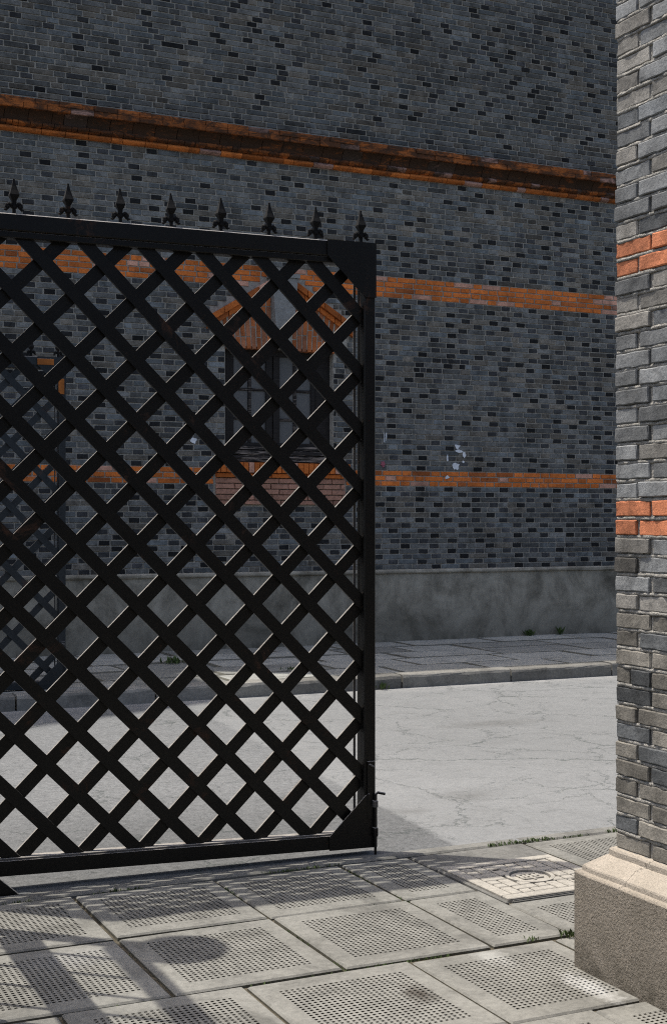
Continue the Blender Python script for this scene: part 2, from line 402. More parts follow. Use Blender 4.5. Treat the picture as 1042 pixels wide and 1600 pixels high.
# cement manhole cover with a pattern of raised setts
mc = empty('manhole_cover', (2.925, 4.578, 0))
tag(mc, 'square pale cement manhole cover with raised blocks and a round emblem beside pillar', 'manhole cover')
mb = MB(); mb.box((.004, .004, -.04), (.546, .532, -.004), (.45, .42, .38)); mb.build('backing', M['cover'], mc)
mb = MB()
for lo, hi in (((0,0),(.55,.05)), ((0,.486),(.55,.536)), ((0,.052),(.05,.484)), ((.50,.052),(.55,.484))):
    mb.cbox((lo[0], lo[1], -.04), (hi[0], hi[1], .009), .003)
mb.build('rim', M['cover'], mc)
cellx, celly = 8, 8; used = set(); gx0, gy0, gw, gh = .056, .058, .438/8, .42/8
blk = []
for j in range(8):
    for i in range(8):
        if (i, j) in used: continue
        if (i-3.5)**2+(j-3.5)**2 < 4.2: used.add((i, j)); continue
        opts = [(1, 2), (2, 1), (1, 2), (2, 1), (3, 1), (1, 1)]; rnd.shuffle(opts)
        for (a, b) in opts:
            cells = [(i+p, j+q) for p in range(a) for q in range(b)]
            if all(c[0] < 8 and c[1] < 8 and c not in used and (c[0]-3.5)**2+(c[1]-3.5)**2 >= 4.2 for c in cells):
                used.update(cells); blk.append((i, j, a, b)); break
for (i, j, a, b) in blk:
    mb = MB(); mb.cbox((gx0+i*gw+.004, gy0+j*gh+.004, -.006), (gx0+(i+a)*gw-.004, gy0+(j+b)*gh-.004, .007), .003, (1, 1, 1)); mb.build('block', M['cover'], mc)
cxm, cym = gx0+4*gw, gy0+4*gh
def disc(mb, r0, r1, z, n=40, col=(1, 1, 1), zb=-.006):
    vs = []
    for i in range(n):
        a = 2*math.pi*i/n; c, s_ = math.cos(a), math.sin(a)
        vs += [(cxm+r0*c, cym+r0*s_, zb), (cxm+r0*c, cym+r0*s_, z), (cxm+r1*c, cym+r1*s_, z), (cxm+r1*c, cym+r1*s_, zb)]
    fs = []
    for i in range(n):
        k = (i+1) % n
        for q in range(3): fs.append((i*4+q, k*4+q, k*4+q+1, i*4+q+1))
    mb.add(vs, fs, col)
mb = MB(); disc(mb, .088, .104, .008); mb.build('ring', M['cover'], mc)
mb = MB(); disc(mb, .0005, .080, .0005); mb.build('medallion', M['cover'], mc)
mb = MB()                                                        # emblem strokes
for (ax, ay, bx_, by_) in ((-.045,.03,.045,.03), (-.045,.0,.045,.0), (-.04,-.03,.04,-.03), (0,.045,0,-.045), (-.045,.03,-.045,-.03), (.045,.03,.045,-.03), (-.022,.015,-.022,-.015), (.022,.015,.022,-.015)):
    mb.cbox((cxm+min(ax,bx_)-.005, cym+min(ay,by_)-.005, -.002), (cxm+max(ax,bx_)+.005, cym+max(ay,by_)+.005, .006+rnd.uniform(0, .002)), .002)
mb.build('emblem', M['cover'], mc)
mb = MB()
for (i, j) in ((2, 6), (6, 1)): mb.box((gx0+i*gw+.012, gy0+j*gh+.02, .0072), (gx0+i*gw+.042, gy0+j*gh+.036, .0085), (.08, .08, .08))
mb.build('lifting_slot', M['cover'], mc)

# ------------------------------------------------------------------ far pavement with kerb
fp = struct(sheet('far_pavement', -30, 40, KY1-.02, WY+.5, .092, M['soil']), 'narrow stone paved footway in front of the brick building')
y = KY1; ri = 0
for dpt in (.50, .62, .58, .55, .56):
    x = -2 + rnd.uniform(0, .8)
    while x < 13:
        L = rnd.choice((.75, .9, .9, 1.1)); mb = MB(); v = rnd.uniform(.65, 1.2)
        mb.cbox((0, 0, -.05), (L-.024, dpt-.022, 0), .016, (v, v, v*1.01), jit=.003)
        mb.c = [q if i_ in (0, 1, 6, 7, 12, 13) else (.42, .41, .38) for i_, q in enumerate(mb.c)]
        o = mb.build('flagstone', M['far_slab'], fp)
        o.location = (x, y, .122+rnd.uniform(-.006, .006)); o.rotation_euler = (rnd.uniform(-.006, .006), rnd.uniform(-.006, .006), 0)
        x += L
    y += dpt
x = 5.76 - 1.14*7
while x < 14:
    mb = MB(); L = 1.14; n = 10; prof = [(0, -.05), (0, .092), (.008, .112), (.024, .121), (.17, .124), (.17, -.05)]
    rows_ = []
    v = rnd.uniform(.8, 1.2)
    for i in range(n+1):
        xx = .008 + (L-.016)*i/n; wob = [rnd.uniform(-.006, .006) for _ in prof]
        rows_.append([(xx, KY0+p[0]+wob[k]*.8, p[1]+wob[k]*(.9 if .05 < p[1] < .115 else .4)) for k, p in enumerate(prof)])
    for i in range(n):
        for k in range(len(prof)-1): mb.quad(rows_[i][k], rows_[i+1][k], rows_[i+1][k+1], rows_[i][k+1], (v, v, v))
    mb.add(rows_[0], [tuple(range(5, -1, -1))], (v, v, v)); mb.add(rows_[n], [tuple(range(6))], (v, v, v))
    o = mb.build('kerb_stone', M['kerb'], fp); o.location = (x, 0, rnd.uniform(-.006, .004)); x += L

# ------------------------------------------------------------------ brick building across the road
bd = empty('brick_building', (6, WY, .12))
tag(bd, 'tall grey brick building with orange brick bands and cornice across the road', 'building')
def P(o):                      # parent keeping world placement (building empty is only translated)
    o.parent = bd; o.matrix_parent_inverse = Matrix.Translation((-6, -WY, -.12)); return o
PT = .0593; Z0 = .937
zl = Z0 + 16*PT; zl1 = zl + 3*PT; zu = zl1 + 33*PT; zu1 = zu + 4*PT; zc = zu1 + 19*PT; zct = 5.70
WX0, WX1, WZ0, WZ1 = 5.22, 6.50, 2.12, 3.36      # window opening
BX0, BX1, ZB = -3.0, 15.0, 8.46
mf = WY + .009
mb = MB()
for (a, b, c, d) in ((BX0, WX0, .1, ZB), (WX1, BX1, .1, ZB), (WX0, WX1, .1, WZ0), (WX0, WX1, WZ1, ZB)):
    mb.box((a, mf, c), (b, WY+.5, d))
P(mb.build('wall', M['mortar']))
mb = MB()
prof = [(BX0, ZB), (BX1, ZB), (BX1, 12.7), (2.05, 12.7), (2.0, 9.1), (.62, 9.1), (.55, 13.75), (-2.3, 17.4), (BX0, 17.4)]  # unseen roofline, its steps and notch shaped to cast the road shadow
mb.prism(prof, WY+.004, WY+6)
mb.box((BX0, WY+.5, .1), (BX1, WY+6, ZB-.002))
P(mb.build('upper_wall', M['upper']))

def grey(dark, z):
    if dark:
        v = .010*math.exp(rnd.random()*2.2); return (v, v*1.02, v*1.06)
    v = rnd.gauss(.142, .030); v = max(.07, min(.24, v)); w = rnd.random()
    if z > zct: v *= .80  # shade at the wall top painted into the brick colour
    if w < .60: return (v*.99, v, v*.95)
    if w < .82: return (v*.90, v*.98, v*1.0)
    return (v*1.10, v*1.0, v*.84)
def red():
    v = rnd.gauss(1, .16); w = rnd.random()
    if w < .10: return (.56*v, .30*v, .21*v)
    if w < .22: return (.40*v, .115*v, .03*v)
    return (.60*v, .165*v, .034*v)
def brick5(mb, x0, x1, z0, z1, yf, dep, col, c=.003):
    j = lambda a=.0028: rnd.uniform(-a, a)
    yf += j(.002)
    O = [(x0+j(), z0+j(.0018)), (x1+j(), z0+j(.0018)), (x1+j(), z1+j(.0018)), (x0+j(), z1+j(.0018))]
    I = [(O[0][0]+c, O[0][1]+c), (O[1][0]-c, O[1][1]+c), (O[2][0]-c, O[2][1]-c), (O[3][0]+c, O[3][1]-c)]
    vs = [(x, yf+j(.001), z) for x, z in I] + [(x, yf+c, z) for x, z in O] + [(x, yf+dep, z) for x, z in O]
    fs = [(0,1,2,3)]
    for a in range(4):
        b = (a+1) % 4; fs += [(4+a, 4+b, b, a), (8+a, 8+b, 4+b, 4+a)]
    mb.add(vs, fs, col)
def rake(xx):                  # height of the gable mould over the window
    return 4.19 - abs(xx-5.87)*.615
specs = []                     # (kind, x0,x1,z0,z1,col)
JX = .0145
nrow = int((ZB - Z0)/PT); zz = Z0; zone_rows = []
k = 0
while zz < ZB - .03:
    if zc - .01 <= zz < zct - .01: zz = zct; continue
    isred = (zl-.01 <= zz < zl1-.01) or (zu-.01 <= zz < zu1-.01)
    zone_rows.append((zz, isred, k)); zz += PT; k += 1
SL, HL = .234, .112            # stretcher, header pitch pieces
period = SL + HL + 2*JX
for (z, isred, k) in zone_rows:
    x = BX0 + (period/2 if k % 2 else 0) + rnd.uniform(-.03, .03)
    ph = 0
    while x < 12.2:
        L = SL if ph == 0 else HL
        if z > zct and ph and rnd.random() < .12: L = SL
        a, b = x, x + L; x = b + JX; header = ph; ph = 1-ph
        pieces = [(a, b)]
        q = rnd.random()
        if not header and q < .045: m = a + L*rnd.uniform(.35, .65); pieces = [(a, m-JX/2), (m+JX/2, b)]
        elif not header and q < (.12 if 3.15 < z < 3.45 else .015): m = a+L/3; n_ = a+2*L/3; pieces = [(a, m-.005), (m+.005, n_-.005), (n_+.005, b)]
        for (p, r_) in pieces:
            xm = (p+r_)/2; zt = z + PT - .0115
            # leave out what the window, its gable, sill and apron cover
            cut = []
            if z + PT > WZ0 and z < WZ1: cut.append((WX0, WX1))
            if z + PT > WZ1 - .0 and z < 4.22:
                hw = (4.23 - max(z, 3.66))/.615 if z > 3.62 else .82 if z > 3.45 else .80
                hw = min(hw, .82)
                if z + PT > 3.36: cut.append((5.87-hw, 5.87+hw))
            if 1.66 < z + PT - .02 and z < WZ0+.01: cut.append((5.09, 6.65))
            seg = [(p, r_)]
            for (c0, c1) in cut:
                ns = []
                for (s0, s1) in seg:
                    if s1 <= c0 or s0 >= c1: ns.append((s0, s1)); continue
                    if s0 < c0 - .03: ns.append((s0, c0-.008))
                    if s1 > c1 + .03: ns.append((c1+.008, s1))
                seg = ns
            for (s0, s1) in seg:
                if isred: specs.append(('red_brick', s0, s1, z, zt, red()))
                else:
                    dk = False
                    if header or len(pieces) == 3:
                        pr = .90 if z < zl else .72 if z < 2.9 else .76 if z < zu else .62 if z < zc - .5 else .30 if z < zct + .5 else .62
                        pr = max(.1, min(.97, pr + .45*mnoise.noise(Vector((s0*.55, z*.8, 3)))))
                        if L > .2 and len(pieces) == 1: pr = .02
                        dk = rnd.random() < pr
                    elif rnd.random() < .006: dk = True
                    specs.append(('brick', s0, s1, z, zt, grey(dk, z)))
rank = []
for i, (kd, a, b, c, d, cl) in enumerate(specs):
    if kd != 'brick': continue
    xm, zm = (a+b)/2, (c+d)/2; X, Y = px(xm, WY, zm)
    ok = 4 < X < 955 and 4 < Y < 1600 and not (X < 592 and Y > 330 + .084*X - 46)
    if ok:
        A = px(a, WY, zm)[0]; B = px(b, WY, zm)[0]; rank.append(((B-A)*(px(xm, WY, c)[1]-px(xm, WY, d)[1]), i))
rank.sort(reverse=True); top = set(i for _, i in rank[:300])
redtop = sorted(((px(b, WY, 3)[0]-px(a, WY, 3)[0], i) for i, (kd, a, b, c, d, cl) in enumerate(specs) if kd == 'red_brick' and 0 < px((a+b)/2, WY, c)[0] < 958), reverse=True)
redset = set(i for _, i in redtop[:300])
rest = MB(); restr = MB()
for i, (kd, a, b, c, d, cl) in enumerate(specs):
    if i in top or i in redset:
        mb = MB(); brick5(mb, a, b, c, d, WY, .06, cl); P(mb.build(kd, M[kd]))
    else: brick5(rest if kd == 'brick' else restr, a, b, c, d, WY, .06, cl)
o = P(rest.build('brickwork', M['brick'])); o['kind'] = 'stuff'
o = P(restr.build('red_brickwork', M['red_brick'])); o['kind'] = 'stuff'

# cornice: half round course, rounded bricks, stained cove, two projecting courses
def cornice_course(z0, z1, yprof, Lb, name, stagger, worn=.004, dark=1.0, mat='cornice'):
    x = BX0 + stagger
    while x < 12.2:
        L = Lb if rnd.random() < .8 else Lb*.5; mb = MB(); v = rnd.uniform(.75, 1.15)*dark
        cl = red(); cl = (cl[0]*v*.8, cl[1]*v*.88, cl[2]*v); n = len(yprof); oy = rnd.uniform(-worn, worn)
        A = [(x+.002, WY-p+oy, z0+(z1-z0)*t) for (p, t) in yprof]; B = [(x+L-.004, WY-p+oy+rnd.uniform(-.002, .002), z0+(z1-z0)*t) for (p, t) in yprof]
        A += [(x+.002, WY+.05, z1), (x+.002, WY+.05, z0)]; B += [(x+L-.004, WY+.05, z1), (x+L-.004, WY+.05, z0)]
        m = n+2
        mb.add(A+B, [(i, i+m, (i+1) % m+m, (i+1) % m) for i in range(m)] + [tuple(range(m)), tuple(range(2*m-1, m-1, -1))], cl)
        X = px(x, WY, z0)[0]
        if -60 < X < 960: P(mb.build(name, M[mat]))
        else: extra.add(mb.v, mb.f, cl)
        x += L
extra = MB()
def arc(p0, p1, bulge, n=5):
    out = []
    for i in range(n+1):
        t = i/n; out.append((p0+(p1-p0)*t+bulge*math.sin(math.pi*t), t))
    return out
h6 = (zct - zc)/6
cornice_course(zc, zc+h6, arc(.022, .03, .026), .24, 'moulded_brick', 0, dark=.95, mat='cornice_clean')
cornice_course(zc+h6*1.03, zc+h6*2, arc(.035, .06, .03), .12, 'moulded_brick', .06, dark=.7)
cornice_course(zc+h6*2.03, zc+h6*3.9, [(.05, 0), (.052, .3), (.062, .55), (.085, .8), (.115, 1)], .24, 'cove_brick', .1, dark=.6, mat='cornice_black')
cornice_course(zc+h6*3.93, zc+h6*4.95, [(.145, 0), (.15, .1), (.15, 1)], .24, 'cornice_brick', .03, .008, dark=.8)
cornice_course(zc+h6*5.0, zc+h6*6, [(.15, 0), (.15, .85), (.142, 1)], .24, 'cornice_brick', .15, .013, dark=.8)
o = P(extra.build('cornice_brickwork', M['cornice'])); o['kind'] = 'stuff'

# cement plinth with rounded top
mb = MB(); pr = [(.045, .1), (.045, .885), (.062, .892), (.068, .905), (.066, .922), (.052, .935), (.0, .937), (-.2, .937), (-.2, .1)]
n = len(pr); nx = 40
ring = [[(BX0+(BX1-BX0)*i/nx, WY-p+rnd.uniform(-.003, .003)*(p > 0), z) for p, z in pr] for i in range(nx+1)]
for i in range(nx):
    for k in range(n-1): mb.quad(ring[i][k], ring[i+1][k], ring[i+1][k+1], ring[i][k+1])
P(mb.build('plinth', M['plinth']))

# --- window with gable
win = MB(); Y0 = WY + .10
def wb(mb, x0, x1, z0, z1, y0=0, y1=.06, col=(.03, .03, .03), c=.004): mb.cbox((x0, Y0+y0, z0), (x1, Y0+y1, z1), c, col)
wb(win, WX0, WX0+.085, 2.30, WZ1); wb(win, WX1-.17, WX1, 2.30, WZ1); wb(win, WX0+.085, WX1-.17, WZ1-.07, WZ1); wb(win, WX0+.085, WX1-.17, 2.30, 2.34)
window = P(win.build('window', M['wood'])); window['label'] = 'dark weathered wooden window with small panes'
def sub(mb, name, mat):
    o = mb.build(name, mat, window); return o
mb = MB(); wb(mb, 5.735, 5.81, 2.34, WZ1-.07, .005, .05); sub(mb, 'sash_stile', M['wood'])
mb = MB(); wb(mb, 5.818, 5.895, 2.34, WZ1-.07, -.004, .05); sub(mb, 'sash_stile', M['wood'])
mb = MB(); wb(mb, WX0+.087, WX0+.14, 2.34, WZ1-.07, .008, .05); sub(mb, 'sash_stile', M['wood'])
mb = MB(); wb(mb, WX1-.225, WX1-.172, 2.34, WZ1-.07, .008, .05); sub(mb, 'sash_stile', M['wood'])
for (a, b) in ((WX0+.14, 5.735), (5.895, WX1-.225)):
    m = (a+b)/2
    mb = MB(); wb(mb, m-.017, m+.017, 2.345, WZ1-.075, .012, .045, (.6, .6, .6)); sub(mb, 'muntin', M['wood'])
    for zz in (2.60, 2.92):
        for (s0, s1) in ((a, m-.018), (m+.018, b)):
            mb = MB(); wb(mb, s0+.001, s1-.001, zz-.014, zz+.014, .014, .045, (.8, .8, .8)); sub(mb, 'muntin', M['wood'])
    for (z0, z1) in ((2.342, 2.585), (2.615, 2.905), (2.935, WZ1-.072)):
        for (s0, s1) in ((a, m-.018), (m+.018, b)):
            mb = MB(); mb.box((s0+.002, Y0+.03, z0), (s1-.002, Y0+.036, z1)); sub(mb, 'pane', M['glass'])
mb = MB(); mb.box((WX0, Y0+.07, 2.1), (WX1, Y0+.10, WZ1)); sub(mb, 'backing', M['wood'])
for (z0, z1, y0, a) in ((2.255, 2.30, -.06, 0), (2.20, 2.25, -.085, .02), (2.155, 2.195, -.10, -.01), (2.122, 2.15, -.115, .03)):
    mb = MB(); mb.cbox((WX0-.0+a*.3, Y0+y0, z0), (WX1-.01, Y0+.06, z1), .004, (1.3, 1.3, 1.3), jit=.004); sub(mb, 'sill_board', M['wood'])

# soldier course lintel following the gable, raking mould, keystone
KC = 5.87; nb = 22; w = 1.30/nb
for i in range(nb):
    x0 = KC - .65 + i*w; xm = x0 + w/2
    if abs(xm-KC) < .10: continue
    tilt = (xm-KC)*.16
    ztop = min(rake(xm + tilt*.5) - .10, 3.36+.62)
    if ztop < 3.42: ztop = 3.42
    parts_ = []; sp = 3.345; st_ = rnd.choice((.12, .17, .23))
    while sp < ztop - .03:
        e_ = min(sp+st_, ztop); parts_.append((sp, e_ if ztop-e_ > .03 else ztop)); sp = parts_[-1][1] + .011; st_ = .22
    for (za, zb_) in parts_:
        fa, fb = (za-3.345)/(ztop-3.345), (zb_-3.345)/(ztop-3.345)
        v = rnd.uniform(.55, 1.0); cl = (.42*v, .17*v, .085*v) if rnd.random() < .5 else (.50*v, .155*v, .05*v)
        mb = MB(); mb.prism([(x0+.0065+tilt*.5*fa, za), (x0+w-.0065+tilt*.5*fa, za), (x0+w-.0055+tilt*.5*fb, zb_), (x0+.0055+tilt*.5*fb, zb_)], WY-.022+rnd.uniform(-.003, .003), WY+.09, cl)
        P(mb.build('lintel_brick', M['red_brick']))
mb = MB(); mb.prism([(KC-.78, 3.37), (KC+.78, 3.37), (KC+.78, 3.64), (KC, 4.10), (KC-.78, 3.64)], WY-.016, WY+.05); P(mb.build('gable_bed', M['mortar']))
for s in (-1, 1):
    for (off, th, proj, Lb, nm) in ((0, .062, .075, .20, 'raking_brick'), (.066, .05, .045, .18, 'raking_brick')):
        u = .09
        while u < .86:
            L = min(Lb, .87-u); ln = math.hypot(1, .615); 
            a0, a1 = u, u+L-.008
            q = [(a0, -off-th), (a1, -off-th), (a1, -off), (a0, -off)]
            poly = [(KC + s*t, rake(KC+s*t)+dz*1.1) for t, dz in q]
            if s < 0: poly = poly[::-1]
            mb = MB(); cl = red(); mb.prism(poly, WY-proj+rnd.uniform(-.004, .004), WY+.05, tuple(c*.9 for c in cl))
            P(mb.build(nm, M['red_brick'])); u += L
mb = MB()
kp = [(KC-.105, 3.56), (KC+.105, 3.56), (KC+.15, 4.12), (KC-.15, 4.12)]
mb.prism(kp, WY-.115, WY+.05); P(mb.build('keystone', M['stone']))
mb = MB(); mb.prism([(KC-.17, 4.123), (KC+.17, 4.123), (KC+.17, 4.165), (KC-.17, 4.165)], WY-.13, WY+.05); P(mb.build('keystone_cap', M['stone']))
# rowlock sill and apron
mb = MB(); mb.box((5.10, WY+.001, 1.66), (6.64, WY+.05, 2.118)); P(mb.build('apron_bed', M['mortar']))
x = 5.085
while x < 6.64:
    mb = MB(); brick5(mb, x, x+.056, 2.005, 2.115, WY-.075, .12, tuple(c*.85 for c in red())); P(mb.build('sill_brick', M['red_brick'])); x += .064
for (z0, z1, y, off) in ((1.955, 1.998, -.05, 0), (1.895, 1.945, -.03, .1), (1.835, 1.885, -.03, 0), (1.775, 1.825, -.03, .1), (1.715, 1.765, -.03, .02), (1.665, 1.706, -.025, .12)):
    x = 5.11
    while x < 6.61:
        L = min(.20 + (off if x < 5.12 else 0), 6.63-x); cl = red()
        if z0 < 1.95: v = rnd.uniform(.7, 1.1); cl = (.46*v, .24*v, .165*v)
        mb = MB(); brick5(mb, x, x+L, z0, z1, WY+y, .07, cl); P(mb.build('apron_brick', M['red_brick'])); x += L + .01
# scraps of torn paper and smears on the wall
def blob(x, z, rx, rz, name, mat, seed):
    r2 = random.Random(seed); n = 11; mb = MB(); pts = []
    for i in range(n):
        a = 2*math.pi*i/n; k = r2.uniform(.55, 1.15); pts.append((x+rx*k*math.cos(a), z+rz*k*math.sin(a)))
    mb.prism(pts, WY-.0065, WY-.0045); P(mb.build(name, mat))
def wallpt(X, Y):             # where a scrap seen at this spot of the wall sits
    u = (X-CX)/FPX; d = WY/(cT-u*sT); return WY*(u*cT+sT)/(cT-u*sT), CAMH+(HY-Y)*d/FPX
for i, (X, Y, a, b, mtl) in enumerate(((714, 698, .04, .03, 'white_patch'), (717, 705, .06, .02, 'white_patch'), (725, 711, .025, .05, 'white_patch'), (712, 729, .055, .055, 'white_patch'), (698, 716, .015, .05, 'white_patch'),
        (302, 688, .055, .04, 'white_patch'), (698, 746, .03, .025, 'white_patch'), (723, 722, .02, .02, 'white_patch'), (598, 725, .035, .035, 'pink_patch'), (600, 684, .008, .07, 'white_patch'), (603, 682, .008, .06, 'white_patch'))):
    x, z = wallpt(X, Y); blob(x, z, a, b, 'paper_scrap' if mtl == 'white_patch' else 'paint_smear', M[mtl], 40+i)

# ------------------------------------------------------------------ unseen building added behind the viewer to deepen the shade
cb = empty('added_shade_building', (0, -6, 0)); tag(cb, 'unseen dark brick building added behind the viewer to cut sky light', 'building')
mb = MB(); mb.box((-26, -8, 0), (26, 0, 5.4)); mb.build('wall', M['upper'], cb)
mb = MB(); mb.prism([(-26.4, 5.41), (26.4, 5.41), (24, 6.6), (-24, 6.6)], -8.3, .3); mb.build('roof', M['roof'], cb)
for i in range(13):
    for z in (.9, 3.2):
        mb = MB(); mb.cbox((-24.6+i*4, .001, z), (-23.2+i*4, .05, z+1.9), .01, (.2, .2, .2)); w_ = mb.build('window', M['wood'], cb)
        mb = MB(); mb.box((-24.5+i*4, .051, z+.1), (-23.3+i*4, .056, z+1.8)); mb.build('pane', M['glass'], w_)

# ------------------------------------------------------------------ lattice gate
PITCH = .2565
def clip(poly, x0, x1, zf0, zf1):
    def cut(pl, f):
        out = []
        for i in range(len(pl)):
            a, b = pl[i], pl[(i+1) % len(pl)]; fa, fb = f(a), f(b)
            if fa >= 0: out.append(a)
            if (fa >= 0) != (fb >= 0):
                t = fa/(fa-fb); out.append((a[0]+(b[0]-a[0])*t, a[1]+(b[1]-a[1])*t))
        return out
    for f in (lambda p: p[0]-x0, lambda p: x1-p[0], lambda p: p[1]-zf0(p[0]), lambda p: zf1(p[0])-p[1]):
        poly = cut(poly, f)
        if len(poly) < 3: return []
    return poly
def finial_mesh():
    mb = MB()
    def ring(z, r, rot=math.pi/4): return [(r*math.cos(rot+i*math.pi/2), r*math.sin(rot+i*math.pi/2), z) for i in range(4)]
    prof = [(0, .013), (.006, .013), (.010, .007), (.030, .0075), (.045, .0095), (.060, .0105), (.078, .0205), (.083, .0215), (.100, .0155), (.120, .0095), (.143, .0040), (.149, .0040), (.153, .001)]
    vs = []; fs = []
    for z, r in prof: vs += ring(z, r*1.28)
    for i in range(len(prof)-1):
        for j in range(4): fs.append((i*4+j, i*4+(j+1) % 4, i*4+4+(j+1) % 4, i*4+4+j))
    fs += [(3, 2, 1, 0), tuple(range(len(vs)-4, len(vs)))]
    mb.add(vs, fs)
    for s in (-1, 1):
        pts = [(s*.004, 0, .030), (s*.012, 0, .042), (s*.021, 0, .047), (s*.029, 0, .043), (s*.031, 0, .034), (s*.026, 0, .027), (s*.032, 0, .022), (s*.040, 0, .024)]
        mb.tube(pts, [.006, .0075, .008, .0075, .007, .0065, .006, .004], 7)
        mb.tube([(s*.026, 0, .046), (s*.024, 0, .034), (s*.018, 0, .030)], [.006, .010, .006], 7)
    mb.tube([(0, -.012, .036), (0, .012, .036)], .007, 7)
    return mb.mesh('finial', M['finial'])
FIN = finial_mesh()
GL = -2.00                    # hinge end of the leaf
zb = lambda x: .036 - .0168*x # sagging bottom rail
def make_gate(loc, rz, label, rusty=False, lift=0):
    g = empty('lattice_gate', loc, rz); tag(g, label, 'gate', 'lattice gates at the two ends of the road crossing')
    st = M['skylit_steel'] if rusty else M['steel']
    def part(mb, name, mat=st, par=g): return mb.build(name, mat, par)
    mb = MB(); mb.cbox((-.044, 0, .040), (.011, .083, 2.733), .004); part(mb, 'post')
    mb = MB(); mb.cbox((GL-.055, 0, .066), (GL, .083, 2.733), .004); part(mb, 'post')
    mb = MB(); mb.cbox((GL, .002, 2.668), (-.044, .081, 2.737), .004); r_ = part(mb, 'top_rail')
    mb = MB(); mb.cbox((GL, .010, 2.640), (-.044, .07, 2.667), .003); part(mb, 'rail_flange')
    mb = MB(); mb.prism([(GL, zb(GL)), (-.044, zb(-.044)), (-.044, zb(0)+.060), (GL, zb(GL)+.060)], .002, .081); part(mb, 'bottom_rail')
    mb = MB(); mb.prism([(GL, zb(GL)+.0605), (-.044, zb(0)+.0605), (-.044, zb(0)+.068), (GL, zb(GL)+.068)], .012, .070); part(mb, 'rail_flange', M['bright'])
    mb = MB(); mb.box((-.066, .0715, .11), (-.056, .0765, 2.64)); part(mb, 'back_strip', M['bright'])
    ps = st
    if rusty:
        for (a, b, c, d) in ((-.225, -.09, 2.672, 2.722), (-.052, -.004, 2.44, 2.565)):
            mb = MB(); mb.cbox((a, -.010, c), (b, -.0065, d), .001); part(mb, 'rust_patch', M['rust'])
    for k, poly in enumerate(([(-.223, 2.668), (-.053, 2.505), (-.040, 2.494), (.012, 2.494), (.012, 2.7385), (-.223, 2.7385)],
                 [(-.214, .036), (.016, .033), (.016, .275), (-.038, .268), (-.214, .097)])):
        mb = MB(); mb.prism(poly, -.006, -.0005); part(mb, 'corner_plate', ps if k == 0 else st)
    for poly in ([(GL-.05, 2.494), (GL-.002, 2.505), (GL+.17, 2.668), (GL+.17, 2.7385), (GL-.05, 2.7385)], [(GL-.05, .068), (GL+.17, .066), (GL+.17, .12), (GL, .29), (GL-.05, .29)]):
        mb = MB(); mb.prism(poly, -.006, -.0005); part(mb, 'corner_plate')
    # lattice: square net, slightly racked like the leaf itself
    def LT(a, b): return (-.309+(PITCH/2 + a - .0085*b)*1.003, 1.5+(1.0385 + b - .0123*a)*1.0069)
    hw = .0273*math.sqrt(2)
    x0, x1 = GL+.004, -.046
    for sgn, y0, y1 in ((-1, .024, .039), (1, .0395, .0535)):
        for kk in range(-14, 22):
            c0 = kk*PITCH             # line b = sgn*a + c
            base = -c0 if sgn < 0 else -c0
            cst = -kk*PITCH
            L = 4.0
            poly = [(-L, -L*sgn+cst-hw), (L, L*sgn+cst-hw), (L, L*sgn+cst+hw), (-L, -L*sgn+cst+hw)]
            poly = [LT(a, b) for a, b in poly]
            poly = clip(poly, x0, x1, lambda x: zb(x)+.050, lambda x: 2.672)
            if len(poly) < 3: continue
            ar = abs(sum(poly[i][0]*poly[(i+1) % len(poly)][1]-poly[(i+1) % len(poly)][0]*poly[i][1] for i in range(len(poly))))/2
            if ar < .002: continue
            mb = MB(); mb.prism(poly, y0, y1); part(mb, 'lattice_bar')
    for k in range(9):
        o = link('finial', FIN, g); o.location = (-.044-.2197*k, .04, 2.7365 + (.0025 if k == 0 else 0)); o.rotation_euler = (0, rnd.uniform(-.02, .02), rnd.uniform(-.1, .1))
    # latch plate and drop bolt
    mb = MB(); mb.cbox((-.032, -.009, .16), (.003, -.006+.0055, .42), .0015); lp = part(mb, 'latch_plate')
    mb = MB(); mb.tube([(-.022, -.008, .405), (-.022, -.017, .405), (-.006, -.019, .395)], .0045, 8); mb.tube([(-.026, -.008, .275), (-.026, -.012, .275)], .004, 8); part(mb, 'pin', M['bright'], lp)
    zz0 = .004+lift
    mb = MB(); mb.tube([(.001, -.019, zz0), (.001, -.019, .255), (.003, -.019, .272), (.012, -.021, .280), (.045, -.026, .272)], .0062, 10); db = part(mb, 'drop_bolt', st)
    for z0, z1 in ((.215, .245), (.085, .125)):
        mb = MB(); mb.cbox((-.009, -.029, z0), (.011, -.0065, z1), .002); part(mb, 'bolt_guide', M['bright'] if z0 > .2 else st, db)
    return g
gate_rot = -R(2.63)
GX, GY = 2.785, 5.474
make_gate((GX, GY, 0), gate_rot, 'large black steel lattice gate with spear finials in the foreground')
make_gate((2.80, 11.06, .085), R(1.5), 'far lattice gate with rusty top corner standing by opposite kerb', True, .045)
mb = MB(); mb.prism([(0, 0), (.26, 0), (0, .235)], 0, .05)
o = mb.build('gate_stop', M['steel']); o.location = (.945, 5.47, .002); tag(o, 'black steel wedge on the road under left end of near gate', 'gate stop')

